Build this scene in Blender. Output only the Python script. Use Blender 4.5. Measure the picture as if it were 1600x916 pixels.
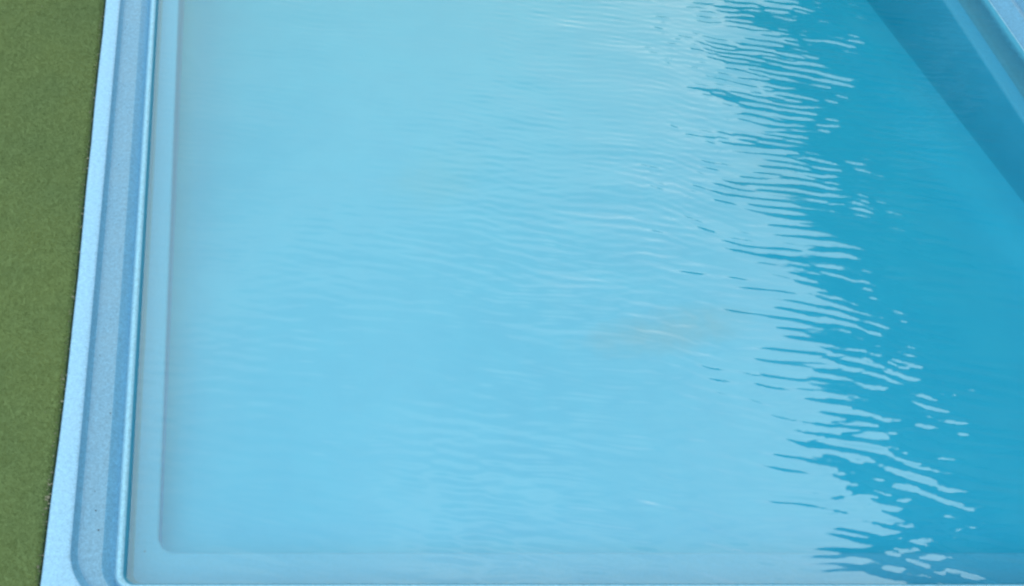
import bpy, bmesh, math, random
import numpy as np
from mathutils import Vector

for o in list(bpy.data.objects):
    bpy.data.objects.remove(o)
SC = bpy.context.scene
COL = SC.collection
R = math.radians

# ------------------------------------------------------------------ camera
cam_d = bpy.data.cameras.new("camera")
cam = bpy.data.objects.new("camera", cam_d)
COL.objects.link(cam)
CAM_H = 2.47
cam.location = (0, 0, CAM_H)
cam.rotation_euler = (R(90 - 60.03), 0, 0)      # looking 60 degrees down at the pool
cam_d.sensor_fit = 'HORIZONTAL'
cam_d.sensor_width = 36
cam_d.lens = 36 * 1256 / 1600
cam_d.shift_x = 457 / 1600
cam_d.clip_start = 0.05
cam_d.clip_end = 600
SC.camera = cam

# ------------------------------------------------------------------ light
SUN_EL, SUN_AZ = R(19), R(44)                    # azimuth clockwise from +Y: low veiled sun ahead on the right, behind the house
w = bpy.data.worlds.new("World"); SC.world = w; w.use_nodes = True
wn = w.node_tree
sky = wn.nodes.new("ShaderNodeTexSky")
sky.sky_type = 'NISHITA'; sky.sun_disc = False
sky.sun_elevation = SUN_EL; sky.sun_rotation = SUN_AZ
sky.air_density = 1.0; sky.dust_density = 3.0; sky.ozone_density = 1.0
bg = wn.nodes["Background"]
bg.inputs["Strength"].default_value = 0.15
# thin even cloud veil over the whole sky, with soft uneven thickness
wtc = wn.nodes.new("ShaderNodeTexCoord")
wno = wn.nodes.new("ShaderNodeTexNoise"); wno.inputs["Scale"].default_value = 1.6; wno.inputs["Detail"].default_value = 4
wn.links.new(wtc.outputs["Generated"], wno.inputs["Vector"])
wra = wn.nodes.new("ShaderNodeValToRGB")
wra.color_ramp.elements[0].position = .3; wra.color_ramp.elements[0].color = (.71, .71, .71, 1)
wra.color_ramp.elements[1].position = .7; wra.color_ramp.elements[1].color = (.85, .85, .85, 1)
wn.links.new(wno.outputs["Fac"], wra.inputs[0])
wmx = wn.nodes.new("ShaderNodeMix"); wmx.data_type = 'RGBA'
wn.links.new(wra.outputs[0], wmx.inputs[0]); wn.links.new(sky.outputs[0], wmx.inputs[6])
# thicker and thinner cloud: the veil itself is uneven
wn2 = wn.nodes.new("ShaderNodeTexNoise"); wn2.inputs["Scale"].default_value = 3.2; wn2.inputs["Detail"].default_value = 3
wn.links.new(wtc.outputs["Generated"], wn2.inputs["Vector"])
wr2 = wn.nodes.new("ShaderNodeValToRGB")
wr2.color_ramp.elements[0].position = .32; wr2.color_ramp.elements[0].color = (4.9, 6.05, 5.6, 1)
wr2.color_ramp.elements[1].position = .68; wr2.color_ramp.elements[1].color = (7.0, 8.35, 7.4, 1)
wn.links.new(wn2.outputs["Fac"], wr2.inputs[0]); wn.links.new(wr2.outputs[0], wmx.inputs[7])
wn.links.new(wmx.outputs[2], bg.inputs[0])

sun_d = bpy.data.lights.new("sun", 'SUN')
sun_d.energy = 0.5; sun_d.angle = R(15); sun_d.color = (1, .97, .92)
sun = bpy.data.objects.new("sun", sun_d); COL.objects.link(sun)
sd = Vector((math.sin(SUN_AZ) * math.cos(SUN_EL), math.cos(SUN_AZ) * math.cos(SUN_EL), math.sin(SUN_EL)))
sun.rotation_euler = (-sd).to_track_quat('-Z', 'Y').to_euler()
sun.location = sd * 60

SC.view_settings.view_transform = 'Standard'
SC.view_settings.look = 'None'
SC.view_settings.gamma = 1
SC.view_settings.use_curve_mapping = False
SC.view_settings.exposure = 1.0
SC.cycles.use_denoising = True
SC.cycles.filter_width = 2.5
SC.cycles.transparent_max_bounces = 16

# ------------------------------------------------------------------ helpers
def tag(o, label=None, cat=None, group=None, kind=None):
    for k, v in (("label", label), ("category", cat), ("group", group), ("kind", kind)):
        if v: o[k] = v
    return o

def empty(name, loc=(0, 0, 0)):
    o = bpy.data.objects.new(name, None); COL.objects.link(o); o.location = loc
    return o

def link(name, me, mat, parent=None, smooth=False):
    o = bpy.data.objects.new(name, me); COL.objects.link(o)
    me.materials.append(mat)
    if smooth: me.polygons.foreach_set("use_smooth", [True] * len(me.polygons))
    if parent: o.parent = parent
    return o

def pydata(name, v, f, mat, parent=None, smooth=False):
    me = bpy.data.meshes.new(name); me.from_pydata(v, [], f); me.update()
    return link(name, me, mat, parent, smooth)

def box(name, lo, hi, mat, parent=None, bevel=0.0):
    bm = bmesh.new(); bmesh.ops.create_cube(bm, size=1)
    for v in bm.verts:
        v.co = Vector([lo[i] + (v.co[i] + .5) * (hi[i] - lo[i]) for i in range(3)])
    if bevel:
        bmesh.ops.bevel(bm, geom=bm.edges[:], offset=bevel, segments=2, affect='EDGES')
    me = bpy.data.meshes.new(name); bm.to_mesh(me); bm.free()
    return link(name, me, mat, parent)

def nodes(name):
    m = bpy.data.materials.new(name); m.use_nodes = True
    nt = m.node_tree
    return m, nt, nt.nodes["Principled BSDF"]

def noise(nt, scale, detail=3, rough=.55, vec=None):
    n = nt.nodes.new("ShaderNodeTexNoise")
    n.inputs["Scale"].default_value = scale
    n.inputs["Detail"].default_value = detail
    n.inputs["Roughness"].default_value = rough
    if vec is None:
        g = nt.nodes.new("ShaderNodeTexCoord"); vec = g.outputs["Object"]
    nt.links.new(vec, n.inputs["Vector"])
    return n.outputs["Fac"]

def ramp(nt, fac, stops):
    r = nt.nodes.new("ShaderNodeValToRGB")
    el = r.color_ramp.elements
    while len(el) < len(stops): el.new(.5)
    for e, (p, c) in zip(el, stops):
        e.position = p; e.color = (*c, 1) if len(c) == 3 else c
    nt.links.new(fac, r.inputs[0])
    return r.outputs[0]

def mix(nt, fac, a, b, mode='MIX'):
    m = nt.nodes.new("ShaderNodeMix"); m.data_type = 'RGBA'; m.blend_type = mode
    for s, i in ((fac, 0), (a, 6), (b, 7)):
        if isinstance(s, (int, float)): m.inputs[i].default_value = s
        elif isinstance(s, tuple): m.inputs[i].default_value = (*s, 1)
        else: nt.links.new(s, m.inputs[i])
    return m.outputs[2]

def math_n(nt, op, a, b=None):
    m = nt.nodes.new("ShaderNodeMath"); m.operation = op
    for s, i in ((a, 0), (b, 1)):
        if s is None: continue
        if isinstance(s, (int, float)): m.inputs[i].default_value = s
        else: nt.links.new(s, m.inputs[i])
    return m.outputs[0]

def bump(nt, h, strength, dist, bsdf):
    b = nt.nodes.new("ShaderNodeBump")
    b.inputs["Strength"].default_value = strength; b.inputs["Distance"].default_value = dist
    nt.links.new(h, b.inputs["Height"]); nt.links.new(b.outputs[0], bsdf.inputs["Normal"])

def sc(c, k): return tuple(x * k for x in c)

# ------------------------------------------------------------------ materials
def gelcoat(name, col, dust, dust_amt, speck=.12, rough=.45):
    """sparkly blue moulded shell: fine flecks, soft blotches of dust"""
    m, nt, p = nodes(name)
    fl = ramp(nt, noise(nt, 210, 2, .7), [(.30, sc(col, 1 - speck)), (.5, col), (.70, sc(col, 1 + speck))])
    spk = ramp(nt, noise(nt, 420, 1, .5), [(.70, (0, 0, 0)), (.78, (1, 1, 1))])
    fl = mix(nt, math_n(nt, 'MULTIPLY', spk, .35), fl, sc(col, 1.5))
    fl = mix(nt, 1.0, fl, ramp(nt, noise(nt, 75, 3, .6), [(.3, (1 - speck * .8,) * 3), (.7, (1 + speck * .45,) * 3)]), 'MULTIPLY')
    d = ramp(nt, noise(nt, 9, 5, .65), [(.35, (0, 0, 0)), (.75, (1, 1, 1))])
    d2 = math_n(nt, 'ADD', math_n(nt, 'MULTIPLY', d, dust_amt * .6), dust_amt * .5)
    c = mix(nt, d2, fl, dust)
    nt.links.new(c, p.inputs["Base Color"])
    p.inputs["Roughness"].default_value = rough
    p.inputs["Specular IOR Level"].default_value = .2
    bump(nt, noise(nt, 260, 2, .6), .25, .0015, p)
    return m

M = {}
M['coping'] = gelcoat("coping_gelcoat", (.245, .45, .71), (.30, .43, .62), .35, .24)
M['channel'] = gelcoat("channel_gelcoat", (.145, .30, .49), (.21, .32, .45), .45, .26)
M['lip'] = gelcoat("lip_gelcoat", (.25, .47, .68), (.33, .46, .60), .15, .2)
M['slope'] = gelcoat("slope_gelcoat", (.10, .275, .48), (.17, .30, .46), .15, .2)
M['ledge'] = gelcoat("ledge_gelcoat", (.042, .325, .585), (.07, .32, .54), .3, .05, .6)
M['lip_shade'] = gelcoat("shaded_waterline_gelcoat", (.04, .26, .44), (.05, .24, .38), .5, .1, .5)  # darkened colour paints in the shadow line between lip and water

m, nt, p = nodes("pool_floor_gelcoat")
base = ramp(nt, noise(nt, 1.1, 3, .5), [(.3, (.026, .36, .65)), (.7, (.036, .385, .67))])
base = mix(nt, .5, base, ramp(nt, noise(nt, 7, 4, .6), [(.3, (.027, .355, .64)), (.7, (.037, .395, .68))]))
# two drifts of fine silt lying on the floor
tc = nt.nodes.new("ShaderNodeTexCoord")
def silt(cx, cy, rx, ry, ang, amt, col):
    global base
    mp = nt.nodes.new("ShaderNodeMapping"); mp.vector_type = 'TEXTURE'
    mp.inputs["Location"].default_value = (cx, cy, 0); mp.inputs["Rotation"].default_value = (0, 0, R(ang))
    mp.inputs["Scale"].default_value = (rx, ry, 1)
    nt.links.new(tc.outputs["Object"], mp.inputs[0])
    sx = nt.nodes.new("ShaderNodeSeparateXYZ"); nt.links.new(mp.outputs[0], sx.inputs[0])
    r2 = math_n(nt, 'ADD', math_n(nt, 'POWER', math_n(nt, 'ABSOLUTE', sx.outputs[0]), 2), math_n(nt, 'POWER', math_n(nt, 'ABSOLUTE', sx.outputs[1]), 2))
    nz = noise(nt, 9, 4, .6)
    v = math_n(nt, 'ADD', r2, math_n(nt, 'MULTIPLY', math_n(nt, 'SUBTRACT', nz, .5), 1.6))
    msk = ramp(nt, v, [(0, (1, 1, 1)), (.35, (.55, .55, .55)), (1.0, (0, 0, 0))])
    base = mix(nt, math_n(nt, 'MULTIPLY', msk, amt), base, col)
silt(1.745, 1.44, .40, .12, 12, .50, (.125, .305, .46))
silt(.98, 2.25, .30, .20, 30, .15, (.13, .31, .38))
silt(2.45, 2.25, .25, .22, 60, .10, (.13, .31, .38))
nt.links.new(base, p.inputs["Base Color"]); p.inputs["Roughness"].default_value = .6
p.inputs["Specular IOR Level"].default_value = .1
M['floor'] = m

m, nt, p = nodes("pool_wall_gelcoat")
c = ramp(nt, noise(nt, 6, 4, .6), [(.3, (.018, .30, .53)), (.7, (.025, .325, .565))])
nt.links.new(c, p.inputs["Base Color"]); p.inputs["Roughness"].default_value = .6
p.inputs["Specular IOR Level"].default_value = .1
M['wall'] = m

# water: mirror-like skin over clear, faintly blue water
m = bpy.data.materials.new("water"); m.use_nodes = True; nt = m.node_tree
nt.nodes.remove(nt.nodes["Principled BSDF"])
out = nt.nodes["Material Output"]
tc = nt.nodes.new("ShaderNodeTexCoord")
gl = nt.nodes.new("ShaderNodeBsdfGlossy"); gl.inputs["Roughness"].default_value = .06
tr = nt.nodes.new("ShaderNodeBsdfTransparent")
geo = nt.nodes.new("ShaderNodeNewGeometry")
dt = nt.nodes.new("ShaderNodeVectorMath"); dt.operation = 'DOT_PRODUCT'
nt.links.new(geo.outputs["Incoming"], dt.inputs[0]); nt.links.new(geo.outputs["Normal"], dt.inputs[1])
cs_ = math_n(nt, 'SUBTRACT', 1, math_n(nt, 'MINIMUM', math_n(nt, 'ABSOLUTE', dt.outputs["Value"]), 1))
F0 = .142                                        # Schlick reflectance, the same from above and below
fres = math_n(nt, 'ADD', math_n(nt, 'MULTIPLY', math_n(nt, 'POWER', cs_, 5), 1 - F0), F0)
mx = nt.nodes.new("ShaderNodeMixShader")
nt.links.new(fres, mx.inputs[0]); nt.links.new(tr.outputs[0], mx.inputs[1]); nt.links.new(gl.outputs[0], mx.inputs[2])
nt.links.new(mx.outputs[0], out.inputs["Surface"])
va = nt.nodes.new("ShaderNodeVolumeAbsorption")
va.inputs["Color"].default_value = (.30, .82, .72, 1); va.inputs["Density"].default_value = .7
nt.links.new(va.outputs[0], out.inputs["Volume"])
M['water'] = m

m, nt, p = nodes("turf_backing")
c = ramp(nt, noise(nt, 2.5, 5, .6), [(.3, (.100, .150, .061)), (.7, (.122, .170, .062))])
nt.links.new(c, p.inputs["Base Color"]); p.inputs["Roughness"].default_value = .9
M['turf'] = m
m, nt, p = nodes("turf_fibre")
c = ramp(nt, noise(nt, 2.2, 5, .65), [(.30, (.093, .143, .057)), (.70, (.142, .177, .052))])
c = mix(nt, .18, c, ramp(nt, noise(nt, 160, 2, .6), [(.3, (.07, .12, .045)), (.7, (.17, .22, .10))]))
nt.links.new(c, p.inputs["Base Color"]); p.inputs["Roughness"].default_value = .75
p.inputs["Specular IOR Level"].default_value = .2
M['fibre'] = m

def plain(name, col, rough=.7, var=.15, scale=8):
    m, nt, p = nodes(name)
    c = ramp(nt, noise(nt, scale, 4, .6), [(.3, sc(col, 1 - var)), (.7, sc(col, 1 + var))])
    nt.links.new(c, p.inputs["Base Color"]); p.inputs["Roughness"].default_value = rough
    return m
M['soil'] = plain("soil", (.06, .055, .045), .95, .4, 60)
M['grit'] = plain("grit", (.20, .18, .14), .9, .5, 90)
M['dirt'] = plain("dark_dirt", (.05, .06, .07), .9, .3, 90)
M['timber'] = plain("dark_timber", (.045, .036, .030), .7, .25, 12)
M['roof'] = plain("roof_slate", (.05, .05, .055), .8, .2, 10)
M['trim'] = plain("dark_trim", (.04, .035, .03), .6, .1, 10)
m, nt, p = nodes("window_glass"); p.inputs["Base Color"].default_value = (.02, .025, .03, 1); p.inputs["Roughness"].default_value = .05
M['glass'] = m

# ------------------------------------------------------------------ the pool shell
# inner edge of the lip: a rounded rectangle, every ring of the moulding is set out from it
XL, XR, YB, YT = -.283, 3.52, .449, 7.5
WATER_Z = -.064
def floor_z(y): return -.180 - .097 * y

def ring(off, r, nc=14, ns=36):
    """off = (left, near, right, far) offsets outwards; returns (x, y) points, counter-clockwise"""
    l, b, rr, t = off
    x0, x1, y0, y1 = XL - l, XR + rr, YB - b, YT + t
    r = max(r, .004)
    pts = []
    cs = [(x0 + r, y0 + r, 180), (x1 - r, y0 + r, 270), (x1 - r, y1 - r, 0), (x0 + r, y1 - r, 90)]
    for i, (cx, cy, a0) in enumerate(cs):
        for k in range(nc + 1):
            a = R(a0 + 90 * k / nc)
            pts.append((cx + r * math.cos(a), cy + r * math.sin(a)))
        nx, ny, na = cs[(i + 1) % 4]
        e = (nx + r * math.cos(R(na)), ny + r * math.sin(R(na)))
        s = pts[-1]
        for k in range(1, ns):
            t_ = k / ns
            pts.append((s[0] + (e[0] - s[0]) * t_, s[1] + (e[1] - s[1]) * t_))
    return pts

def loft(name, rings, mat, parent=None, cap=False):
    v, f = [], []
    n = None
    for pts, zf in rings:
        n = len(pts)
        for x, y in pts:
            v.append((x, y, zf(x, y) if callable(zf) else zf))
    for k in range(len(rings) - 1):
        for i in range(n):
            j = (i + 1) % n
            f.append((k * n + i, k * n + j, (k + 1) * n + j, (k + 1) * n + i))
    if cap: f.append(tuple(range((len(rings) - 1) * n, len(rings) * n)))
    return pydata(name, v, f, mat, parent, True)

def Q(l, b, r): return (l, b, r, l)             # left and far, near, right offsets
def U(o, b=None): return (o, o if b is None else b, o, o)
def wob(x, y):   # hand-trimmed outer edge: not perfectly straight, a touch wider towards the near corner
    return .0015 * math.sin(3.1 * y + .8) + .0012 * math.sin(11 * y) + .028 * max(0, 1.0 - y / 1.35) ** 1.5
def outer(off, r):
    return [(x - wob(x, y) if x < XL - .1 else x, y) for x, y in ring(off, r)]

pool = empty("swimming_pool", (0, 0, 0))
tag(pool, "pale blue moulded swimming pool with a stepped rim, sunk in green turf", "pool")

loft("coping", [(outer(U(.228), .05), -.14), (outer(U(.230), .05), -.02), (outer(U(.228), .05), -.008), (outer(U(.222), .05), -.002), (outer(U(.214), .05), 0),
                (ring(Q(.174, .080, .110), .17), 0), (ring(Q(.168, .074, .106), .165), -.0012), (ring(Q(.164, .070, .103), .16), -.005)], M['coping'], pool)
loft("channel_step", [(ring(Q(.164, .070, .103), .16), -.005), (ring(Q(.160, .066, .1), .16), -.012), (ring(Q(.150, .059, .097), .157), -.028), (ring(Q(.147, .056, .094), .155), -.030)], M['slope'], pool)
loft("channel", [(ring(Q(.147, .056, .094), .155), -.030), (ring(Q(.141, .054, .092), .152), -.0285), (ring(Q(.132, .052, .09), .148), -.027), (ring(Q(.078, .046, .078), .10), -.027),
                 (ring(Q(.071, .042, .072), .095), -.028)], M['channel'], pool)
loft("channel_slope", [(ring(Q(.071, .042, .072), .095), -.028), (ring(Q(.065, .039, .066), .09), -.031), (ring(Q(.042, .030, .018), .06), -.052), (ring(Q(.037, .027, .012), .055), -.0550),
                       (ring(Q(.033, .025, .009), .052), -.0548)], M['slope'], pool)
LZ = lambda z: (lambda x, y: z if x < XR - .02 else min(z, -.050))
loft("lip", [(ring(Q(.033, .025, .009), .052), LZ(-.0548)), (ring(Q(.030, .022, .008), .05), LZ(-.046)), (ring(Q(.026, .020, .007), .047), LZ(-.038)), (ring(Q(.021, .017, .006), .043), LZ(-.034)), (ring(Q(.015, .013, .005), .040), LZ(-.034)),
             (ring(Q(.010, .008, .0035), .036), LZ(-.038)), (ring(Q(.007, .005, .002), .034), LZ(-.044))], M['lip'], pool)
loft("upper_wall", [(ring(Q(.007, .005, .002), .034), LZ(-.044)), (ring(Q(.006, .004, .0018), .034), LZ(-.047)), (ring(U(-.004), .03), -.075), (ring(U(-.007), .03), -.122), (ring((-.011, -.011, -.024, -.024), .03), -.129), (ring((-.015, -.015, -.03, -.03), .03), -.130)], M['lip_shade'], pool)
loft("ledge", [(ring((-.015, -.015, -.03, -.03), .03), -.130), (ring(U(-.080, -.098), .05), -.130), (ring(U(-.086, -.104), .05), -.132), (ring(U(-.090, -.108), .05), -.138)], M['ledge'], pool)
def V(l, b, r): return (l, b, r, r)             # left, near, right and far offsets
FZ = lambda x, y: floor_z(y)
def DZ(top, up): return lambda x, y: min(top, floor_z(y) + up)
loft("deep_wall", [(ring(U(-.090, -.108), .05), -.138), (ring(V(-.0903, -.1083, -.093), .05), -.143), (ring(V(-.0906, -.1086, -.105), .05), DZ(-.148, .115)),
                   (ring(V(-.0909, -.109, -.114), .05), DZ(-.158, .088))], M['wall'], pool)
loft("pool_floor", [(ring(V(-.0909, -.109, -.114), .05), DZ(-.158, .088)), (ring(V(-.0912, -.1093, -.134), .052), DZ(-.170, .053)), (ring(V(-.0916, -.1096, -.166), .055), DZ(-.182, .024)),
                    (ring(V(-.092, -.11, -.208), .058), DZ(-.19, .007)), (ring(V(-.093, -.111, -.26), .06), FZ), (ring(V(-.2, -.2, -.32), .09), FZ)], M['floor'], pool, cap=True)

# water body: rippled skin tucked under the lip, closed below the floor
rw = np.random.default_rng(12)
gx = np.linspace(XL - .0045, XR + .0045, 400)
gy = np.concatenate([np.arange(YB - .0045, 3.75, .0042), np.linspace(3.76, YT + .0045, 120)])
GX, GY = np.meshgrid(gx, gy)
def field(X, Y, n, l0, l1, seed):                 # soft random field, rms about 1
    r_ = np.random.default_rng(seed); tot = 0
    for _ in range(n):
        a_ = r_.uniform(0, 2 * math.pi); kk = 2 * math.pi / r_.uniform(l0, l1)
        tot = tot + np.sin(kk * (X * math.cos(a_) * .7 + Y * math.sin(a_)) + r_.uniform(0, 6.28))
    return tot * math.sqrt(2 / n)
WX = GX + .030 * field(GX, GY, 9, .35, 1.0, 3)     # warped so that no wave train stays regular
WY = GY + .006 * field(GX, GY, 9, .35, 1.0, 4)
def train(n, l0, l1, tilt, spread, slope):        # short waves with nearly parallel crests
    tot = 0
    for k in range(n):
        kk = 2 * math.pi / (l0 + (l1 - l0) * (k + rw.random()) / n)
        th = R(rw.normal(tilt, spread))
        tot = tot + np.sin(kk * (WX * math.sin(th) + WY * math.cos(th)) + rw.uniform(0, 6.28)) / kk
    return tot * slope * math.sqrt(2 / n)
def sstep(v, a, b):
    t_ = np.clip((v - a) / (b - a), 0, 1); return t_ * t_ * (3 - 2 * t_)
nearw = 1 - .9 * sstep(GY, .3, 2.6)               # longer ripples at the near end
farw = .55 + .45 * sstep(GY, .5, 2.4)
lee = (.34 + .66 * sstep(GX, .0, 2.1)) * (1 + .75 * sstep(GX, 1.7, 2.5) * (1 - sstep(GY, .7, 1.9)))              # sheltered, calmer strip along the left rim
gust = np.clip(.97 + .17 * field(GX, GY, 8, .5, 1.4, 8), .6, 1.35)
HH = (train(26, .025, .043, 8, 11, .070) * farw + train(26, .034, .058, 7, 8, .118) * nearw + train(14, .018, .028, 8, 16, .030) + train(10, .11, .30, 4, 22, .030)) * gust * lee
HH *= (1 - .98 * sstep(GY, 3.6, 3.75))
ny_, nx_ = GX.shape
V3 = np.stack([GX, GY, WATER_Z + HH], 2).reshape(-1, 3)
ii = np.arange(ny_ * nx_).reshape(ny_, nx_)
Q4 = np.stack([ii[:-1, :-1], ii[:-1, 1:], ii[1:, 1:], ii[1:, :-1]], 2).reshape(-1, 4)
per = np.concatenate([ii[0, :-1], ii[:-1, -1], ii[-1, :0:-1], ii[:0:-1, 0]])      # counter-clockwise rim
nb = len(V3); low = V3[per].copy(); low[:, 2] = -1.1
V3 = np.concatenate([V3, low])
m_ = len(per); kx = np.arange(m_); kn = (kx + 1) % m_
side = np.stack([per[kn], per[kx], nb + kx, nb + kn], 1)
me = bpy.data.meshes.new("water")
ALL = np.concatenate([Q4, side]); nq = len(ALL)
lv = np.concatenate([ALL.ravel(), (nb + kx)[::-1]]).astype(np.int32)
me.vertices.add(len(V3)); me.vertices.foreach_set("co", V3.astype(np.float32).ravel())
me.loops.add(len(lv)); me.loops.foreach_set("vertex_index", lv)
me.polygons.add(nq + 1); me.polygons.foreach_set("loop_start", np.concatenate([np.arange(0, nq * 4, 4), [nq * 4]]).astype(np.int32))
me.update(calc_edges=True); me.validate()
sm = np.zeros(nq + 1, bool); sm[:len(Q4)] = True
me.polygons.foreach_set("use_smooth", sm)
wt = link("water", me, M['water'])
tag(wt, "clear blue pool water with fine ripples reflecting the sky", None, None, "structure")

# ------------------------------------------------------------------ ground and turf
GZ = -.022
inner = outer(U(.238), .05)
big = []
for x, y in ring(U(.0), .03):
    d = Vector((x - 1.6, y - 4.0)).normalized(); big.append((1.6 + d.x * 300, 4.0 + d.y * 300))
loft("ground", [(inner, GZ - .08), (outer(U(.240), .05), GZ - .012), (outer(U(.246), .05), GZ - .002), (outer(U(.26), .06), GZ), (outer(U(1.6), .3), GZ), (big, GZ)], M['turf'])
tag(bpy.data.objects["ground"], "green turf ground around the pool", None, None, "structure")
loft("soil_gap", [(outer(U(.226), .05), GZ - .055), (outer(U(.242), .05), GZ - .055)], M['soil'])
tag(bpy.data.objects["soil_gap"], "thin dark line of soil between turf and pool coping", None, None, "structure")

rng = np.random.default_rng(4)
N = 700000
bx = rng.uniform(-1.55, XL - .236, N); by = rng.uniform(-.35, 4.3, N)
wobv = .0015 * np.sin(3.1 * by + .8) + .0012 * np.sin(11 * by) + .028 * np.clip(1.0 - by / 1.35, 0, None) ** 1.5
keep = bx < XL - .240 - wobv + rng.uniform(-.003, .0015, N)
bx, by = bx[keep], by[keep]; N = len(bx)
ang = rng.uniform(0, 2 * math.pi, N); wd = rng.uniform(.0008, .0016, N); ln = rng.uniform(.004, .009, N)
lean = rng.normal(0, .7, (N, 2)) * ln[:, None] + np.array([.001, -.003])
co = np.empty((N, 3, 3), np.float32)
co[:, 0] = np.stack([bx - np.cos(ang) * wd, by - np.sin(ang) * wd, np.full(N, GZ - .001)], 1)
co[:, 1] = np.stack([bx + np.cos(ang) * wd, by + np.sin(ang) * wd, np.full(N, GZ - .001)], 1)
co[:, 2] = np.stack([bx + lean[:, 0], by + lean[:, 1], GZ + ln * .5], 1)
me = bpy.data.meshes.new("turf_fibres")
me.vertices.add(3 * N); me.vertices.foreach_set("co", co.ravel())
me.loops.add(3 * N); me.loops.foreach_set("vertex_index", np.arange(3 * N, dtype=np.int32))
me.polygons.add(N); me.polygons.foreach_set("loop_start", np.arange(0, 3 * N, 3, dtype=np.int32))
me.update(); me.validate()
tag(link("turf_fibres", me, M['fibre']), "short dense green turf beside the pool coping", "turf", None, "stuff")

# ------------------------------------------------------------------ debris
random.seed(7)
def chips(name, spots, mat, label, cat):
    v, f = [], []
    for (x, y, z, s) in spots:
        k = len(v); m_ = 6; a0 = random.random() * 6
        st = random.uniform(.35, 1)
        for i in range(m_):
            a = a0 + i * 2 * math.pi / m_
            rr = s * random.uniform(.7, 1.1)
            v.append((x + rr * math.cos(a), y + rr * st * math.sin(a), z))
        v.append((x, y, z + s * .5))
        for i in range(m_): f.append((k + i, k + (i + 1) % m_, k + m_))
    o = pydata(name, v, f, mat)
    return tag(o, label, cat, None, "stuff")
sp = []
for _ in range(240):
    y = random.uniform(.3, 3.4); x = XL - .236 - wob(0, y) + random.uniform(-.014, .003)
    sp.append((x, y, GZ + .001, random.uniform(.002, .0045)))
for x, y in ((-.535, .74), (-.53, .78), (-.522, 1.42), (-.52, 2.05), (-.533, .70), (-.52, 1.02)):
    sp.append((x, y, GZ + .004, .006))
for _ in range(14):
    sp.append((random.uniform(-.95, -.56), random.uniform(.4, 3.2), GZ + .010, random.uniform(.0015, .003)))
chips("grit", sp, M['grit'], "pale grit crumbs along the turf edge beside the coping", "grit")
sp = []
for x, y in ((-.383, .66), (-.398, 2.02), (-.36, .98), (-.41, 1.19), (-.37, .60), (-.39, .72)):
    sp.append((x, y, -.0215, random.uniform(.002, .004)))
for _ in range(26):
    sp.append((random.uniform(XL - .135, XL - .08), random.uniform(.35, 3.2), -.0215, random.uniform(.0008, .0018)))
for _ in range(10):
    sp.append((random.uniform(XL - .21, XL - .17), random.uniform(.35, 3.2), .0005, random.uniform(.0008, .0014)))
sp.append((-.235, .56, -.1295, .004))
chips("dirt_specks", sp, M['dirt'], "dark dirt specks scattered in the pool rim channel", "dirt")

# ------------------------------------------------------------------ the house whose eaves the water mirrors
house = empty("house", (6.95, 4.0, 0)); house.rotation_euler = (0, 0, R(-8.4))
tag(house, "dark timber house with deep eaves, mirrored in the right side of pool", "house")
EZ = 5.44
box("wall", (.9, -11, -.3), (8, 12, EZ + .1), M['timber'], house)
# sloped roof: slab from eave (x=0) to ridge (x=4.5) and down again
v = [(0, -11.6, EZ), (4.6, -11.6, EZ + 2.1), (9.2, -11.6, EZ), (0, -11.6, EZ + .14), (4.6, -11.6, EZ + 2.26), (9.2, -11.6, EZ + .14)]
v += [(x, 12.6, z) for x, y, z in v]
f = [(0, 1, 4, 3), (1, 2, 5, 4), (6, 9, 10, 7), (7, 10, 11, 8), (3, 4, 10, 9), (4, 5, 11, 10), (0, 6, 7, 1), (1, 7, 8, 2), (0, 3, 9, 6), (2, 8, 11, 5)]
rf = pydata("roof", v, f, M['roof'], house)
box("gutter", (-.10, -11.6, EZ + .02), (-.003, 12.6, EZ + .12), M['trim'], rf, .02)
for k, yy in enumerate((-7, -2.5, 2, 6.5)):
    for zz in (.9, 3.4):
        wnd = box("window", (.86, yy, zz), (.95, yy + 1.5, zz + 1.25), M['trim'], house, .01)
        box("pane", (.845, yy + .08, zz + .08), (.857, yy + .72, zz + 1.17), M['glass'], wnd)
        box("pane", (.845, yy + .78, zz + .08), (.857, yy + 1.42, zz + 1.17), M['glass'], wnd)
